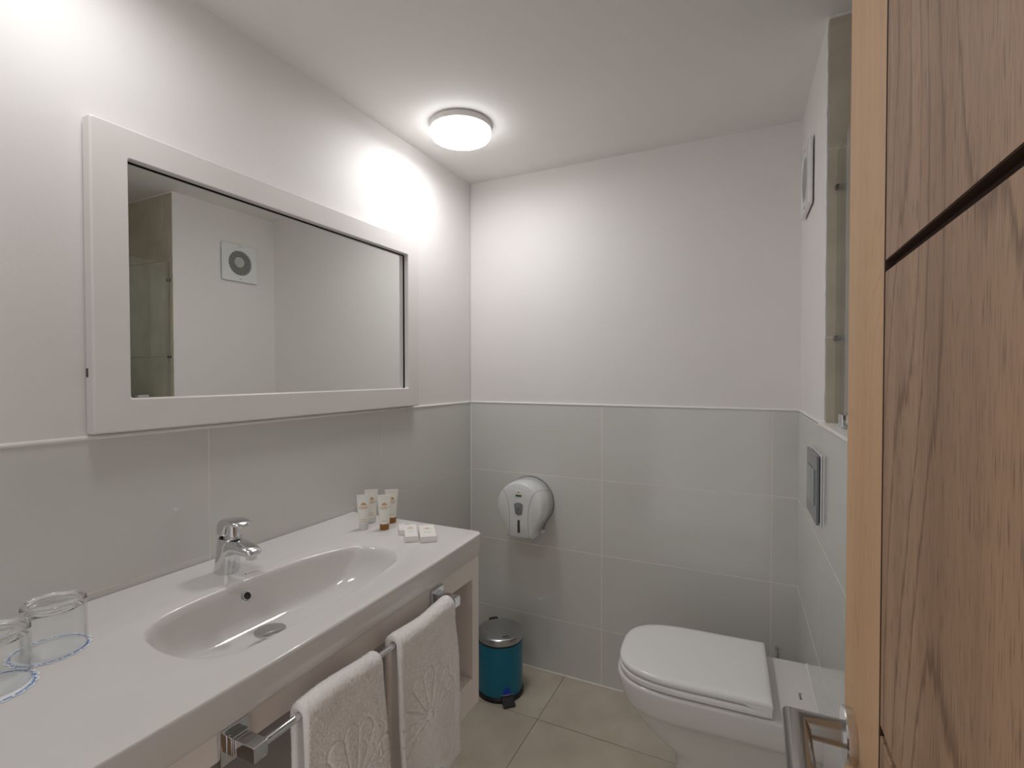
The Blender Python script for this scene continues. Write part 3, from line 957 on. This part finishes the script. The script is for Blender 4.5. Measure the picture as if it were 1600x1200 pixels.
# ------------------------------------------------------------------ toilet
XW = 1.297
tl = thing('toilet', 'white ceramic toilet with closed D-shaped lid against the right wall', 'toilet', (XW, -0.420, 0.0), 0.045)
tl.scale = (1.0, 0.905, 1.0)
def dshape(xf, xb, hw, n=64, e=3.0, taper=0.0):
    """D outline, straight at the back (xb), round at the front (xf); local x negative toward room"""
    out = []
    ln = (xb - xf)
    nose = min(ln * 0.62, hw * 1.22)
    for j in range(n):
        t = PI / 2 + PI * j / (n - 1)
        c, s_ = math.cos(t), math.sin(t)
        x = xf + nose + nose * math.copysign(abs(c) ** (2 / e), c)
        y = hw * math.copysign(abs(s_) ** (2 / e), s_)
        out.append((x, y))
    m_ = 14
    yb = hw * (1 - taper)
    tail = [(xf + nose + (xb - xf - nose) * k / m_, -hw + (hw - yb) * k / m_) for k in range(1, m_ + 1)]
    bot = [(xb, -yb + 2 * yb * k / 10) for k in range(1, 10)]
    ret = [(xb + (xf + nose - xb) * k / m_, yb + (hw - yb) * k / m_) for k in range(0, m_)]
    return out + tail + bot + ret
def zr(o, z):
    return [(x, y, z) for x, y in o]
B = -0.0015
RIM = 0.398
bowl = [zr(dshape(-.345, B, .106), 0.0), zr(dshape(-.348, B, .108), 0.004), zr(dshape(-.346, B, .107), 0.10), zr(dshape(-.348, B, .107), 0.165), zr(dshape(-.358, B, .109), 0.188),
        zr(dshape(-.382, B, .114), 0.207), zr(dshape(-.412, B, .121), 0.230), zr(dshape(-.440, B, .129), 0.255), zr(dshape(-.460, B, .137), 0.278), zr(dshape(-.474, B, .145), 0.298), zr(dshape(-.482, B, .153), 0.311),
        zr(dshape(-.487, B, .163), 0.319), zr(dshape(-.4915, B, .1695), 0.325), zr(dshape(-.497, B, .1735), 0.335), zr(dshape(-.504, B, .1765), 0.355),
        zr(dshape(-.5085, B, .1785), 0.378), zr(dshape(-.5105, B, .1790), 0.389), zr(dshape(-.5095, B, .1785), 0.394), zr(dshape(-.506, B, .1760), 0.3975), zr(dshape(-.498, B, .170), RIM), zr(dshape(-.436, B, .11), RIM)]
MB().rings(bowl).build('pan', CERAMIC, tl, True, 50)
XB = -0.111
seat = [zr(dshape(-0.4920, XB - 0.02, .166), RIM + .0035), zr(dshape(-0.5020, XB - 0.012, .1735), RIM + .0045), zr(dshape(-0.5050, XB - 0.008, .176), RIM + .009), zr(dshape(-0.5050, XB - 0.008, .176), RIM + .0175), zr(dshape(-0.5020, XB - 0.01, .1735), RIM + .0205), zr(dshape(-0.4860, XB - 0.02, .16), RIM + .0215)]
MB().rings(seat).build('seat', LIDP, tl, True, 40)
lid = [zr(dshape(-0.4860, XB, .162), RIM + .0235), zr(dshape(-0.5000, XB, .1715), RIM + .0242), zr(dshape(-0.5035, XB + 0.002, .1745), RIM + .028), zr(dshape(-0.5045, XB + 0.003, .175), RIM + .034), zr(dshape(-0.5025, XB + 0.002, .1735), RIM + .0395), zr(dshape(-0.4960, XB, .168), RIM + .0425), zr(dshape(-0.4760, XB - 0.01, .15), RIM + .0438), zr(dshape(-0.3600, XB - 0.06, .07), RIM + .0445)]
MB().rings(lid).build('lid', LIDP, tl, True, 50)
# hinge cheeks that drop from the lid's back corners
for s_ in (-1, 1):
    ch = []
    for x, z0, z1 in ((XB - 0.06, RIM + .026, RIM + .030), (XB - 0.04, RIM + .016, RIM + .034), (XB - 0.022, RIM + .005, RIM + .038), (XB - 0.006, RIM + .002, RIM + .040), (XB + 0.001, RIM + .004, RIM + .037)):
        ch.append([(x, s_ * 0.164 + dy, z) for dy, z in super_ring(0, (z0 + z1) / 2, 0.0112, (z1 - z0) / 2, 20, 3.5)])
    MB().rings(ch).build('hinge_cover', LIDP, tl, True, 40)
text_mesh('logo', 'Duravit', 0.0115, DARKINK, tl, M4((0, -1, 0), (1, 0, 0), (-0.034, -0.022, RIM + 0.0003)))
MB().tube([(0.002, 0.175, 0.20), (0.002, 0.178, 0.385), (0.002, 0.172, 0.397), (0.002, -0.172, 0.397), (0.004, -0.178, 0.385), (0.004, -0.175, 0.33)], 0.0042, 10).build('sealant', CAULK, tl)

# ------------------------------------------------------------------ toilet brush
tb = thing('toilet_brush', 'chrome toilet brush standing behind the toilet in the corner', 'toilet brush', (1.2235, -0.072, 0.0))
MB().lathe([(0.046, 0.0), (0.047, 0.002), (0.047, 0.118), (0.045, 0.12), (0.012, 0.121)], 40).build('holder', STEEL, tb)
MB().lathe([(0.0075, 0.12), (0.0075, 0.30), (0.0082, 0.301), (0.0082, 0.337), (0.0075, 0.339)], 20).build('handle', CHROME, tb)

# ------------------------------------------------------------------ flush plate and extractor fan on the right wall
def on_right(name, label, cat, y, z):
    t = thing(name, label, cat, (1.284 + KR * abs(y), y, z), TH)
    return t
fp = on_right('flush_plate', 'satin chrome dual flush plate on the tiled wall above the toilet', 'flush plate', -0.432, 0.962)
MB().box(-0.004, -0.0005, -0.098, 0.098, -0.088, 0.088, 0.001, 1).build('mounting_frame', WHITEP, fp)
MB().box(-0.0125, -0.006, -0.094, 0.094, -0.085, 0.085, 0.0015, 2).build('cover_plate', DKSATIN, fp)
MB().box(-0.006, -0.004, -0.088, 0.088, -0.08, 0.08).build('shadow_gap', DARKH, fp, False)
MB().box(-0.0150, -0.0122, -0.012, 0.060, -0.045, 0.045, 0.001, 1).build('button', SATIN, fp)
MB().box(-0.0150, -0.0122, -0.060, -0.016, -0.045, 0.045, 0.001, 1).build('button', SATIN, fp)

fn = on_right('extractor_fan', 'square white extractor fan with round slatted grille high on the right wall', 'fan', -0.205, 1.829)
hw = 0.096
n = 64
sq = []
for j in range(n):
    t = 2 * PI * j / n
    c, s_ = math.cos(t), math.sin(t)
    k = hw / max(abs(c), abs(s_))
    # rounded corners
    x_, y_ = k * c, k * s_
    if abs(x_) > hw - 0.008 and abs(y_) > hw - 0.008:
        dx, dy = abs(x_) - (hw - 0.008), abs(y_) - (hw - 0.008)
        l = math.hypot(dx, dy)
        x_ = math.copysign(hw - 0.008 + dx / l * 0.008, x_); y_ = math.copysign(hw - 0.008 + dy / l * 0.008, y_)
    sq.append((x_, y_))
RG = 0.064
cir = [(RG * math.cos(2 * PI * j / n), RG * math.sin(2 * PI * j / n)) for j in range(n)]
yz = lambda pts, x, k=1.0: [(x, a * k, b * k) for a, b in pts]
MB().rings([yz(sq, -0.0005), yz(sq, -0.008), yz(sq, -0.0105, 0.98), yz(cir, -0.0115, 1.03), yz(cir, -0.0105), yz(cir, -0.0012)], False, False).build('plate', WHITEP, fn, True, 30)
MB().rings([yz(cir, -0.0012), yz(cir, -0.0008, 0.02)], False, False).build('duct_shade', FAN_SHADE, fn, False)  # shallow disc coloured near black like the shade of a deeper duct
ang = [2 * PI * j / 32 for j in range(32)]
MB().rings([[(x, r * math.cos(a), 0.006 + r * math.sin(a)) for a in ang] for x, r in ((-0.0012, 0.026), (-0.004, 0.026), (-0.0055, 0.022), (-0.0058, 0.001))], False, False).build('motor_hub', HUBG, fn)
for k in range(17):
    z = -RG + (k + 0.5) * 2 * RG / 17
    c = math.sqrt(RG * RG - z * z) + 0.0005
    MB().box(-0.0108, -0.0085, -c, c, z - 0.0011, z + 0.0011).build('slat', WHITEP, fn, False)
q = MB().lathe([(0.0026, 0), (0.0026, 0.0008)], 12).build('screw', DKGREY, fn)
q.matrix_local = M4((0, -1, 0), (0, 0, 1), (-0.0110, 0.0, -0.083))
mb = MB()
dashes(mb, lambda u, v: (-0.0114, -u, v), 0.016, 0.0035, 0.083, 51)
mb.build('print', GREYINK, fn, False)

# ------------------------------------------------------------------ shower screen
sc = thing('shower_screen', 'frameless green-tinted glass shower panel clipped to the tiled wall', 'glass panel', (1.3265, -0.53, TT), TH)
MB().box(-0.004, 0.004, -1.25, -0.006, 0.008, 0.645, 0.0008, 1).build('glass_pane', PANE, sc)
for z in (0.207, 0.565):
    MB().box(-0.0080, 0.0080, -0.013, -0.0006, z - 0.006, z + 0.006, 0.002, 2).build('clip', DKCLIP, sc)
MB().box(-0.0115, 0.0115, -0.145, -0.10, 0.0042, 0.034, 0.002, 2).build('clip', CHROME, sc)
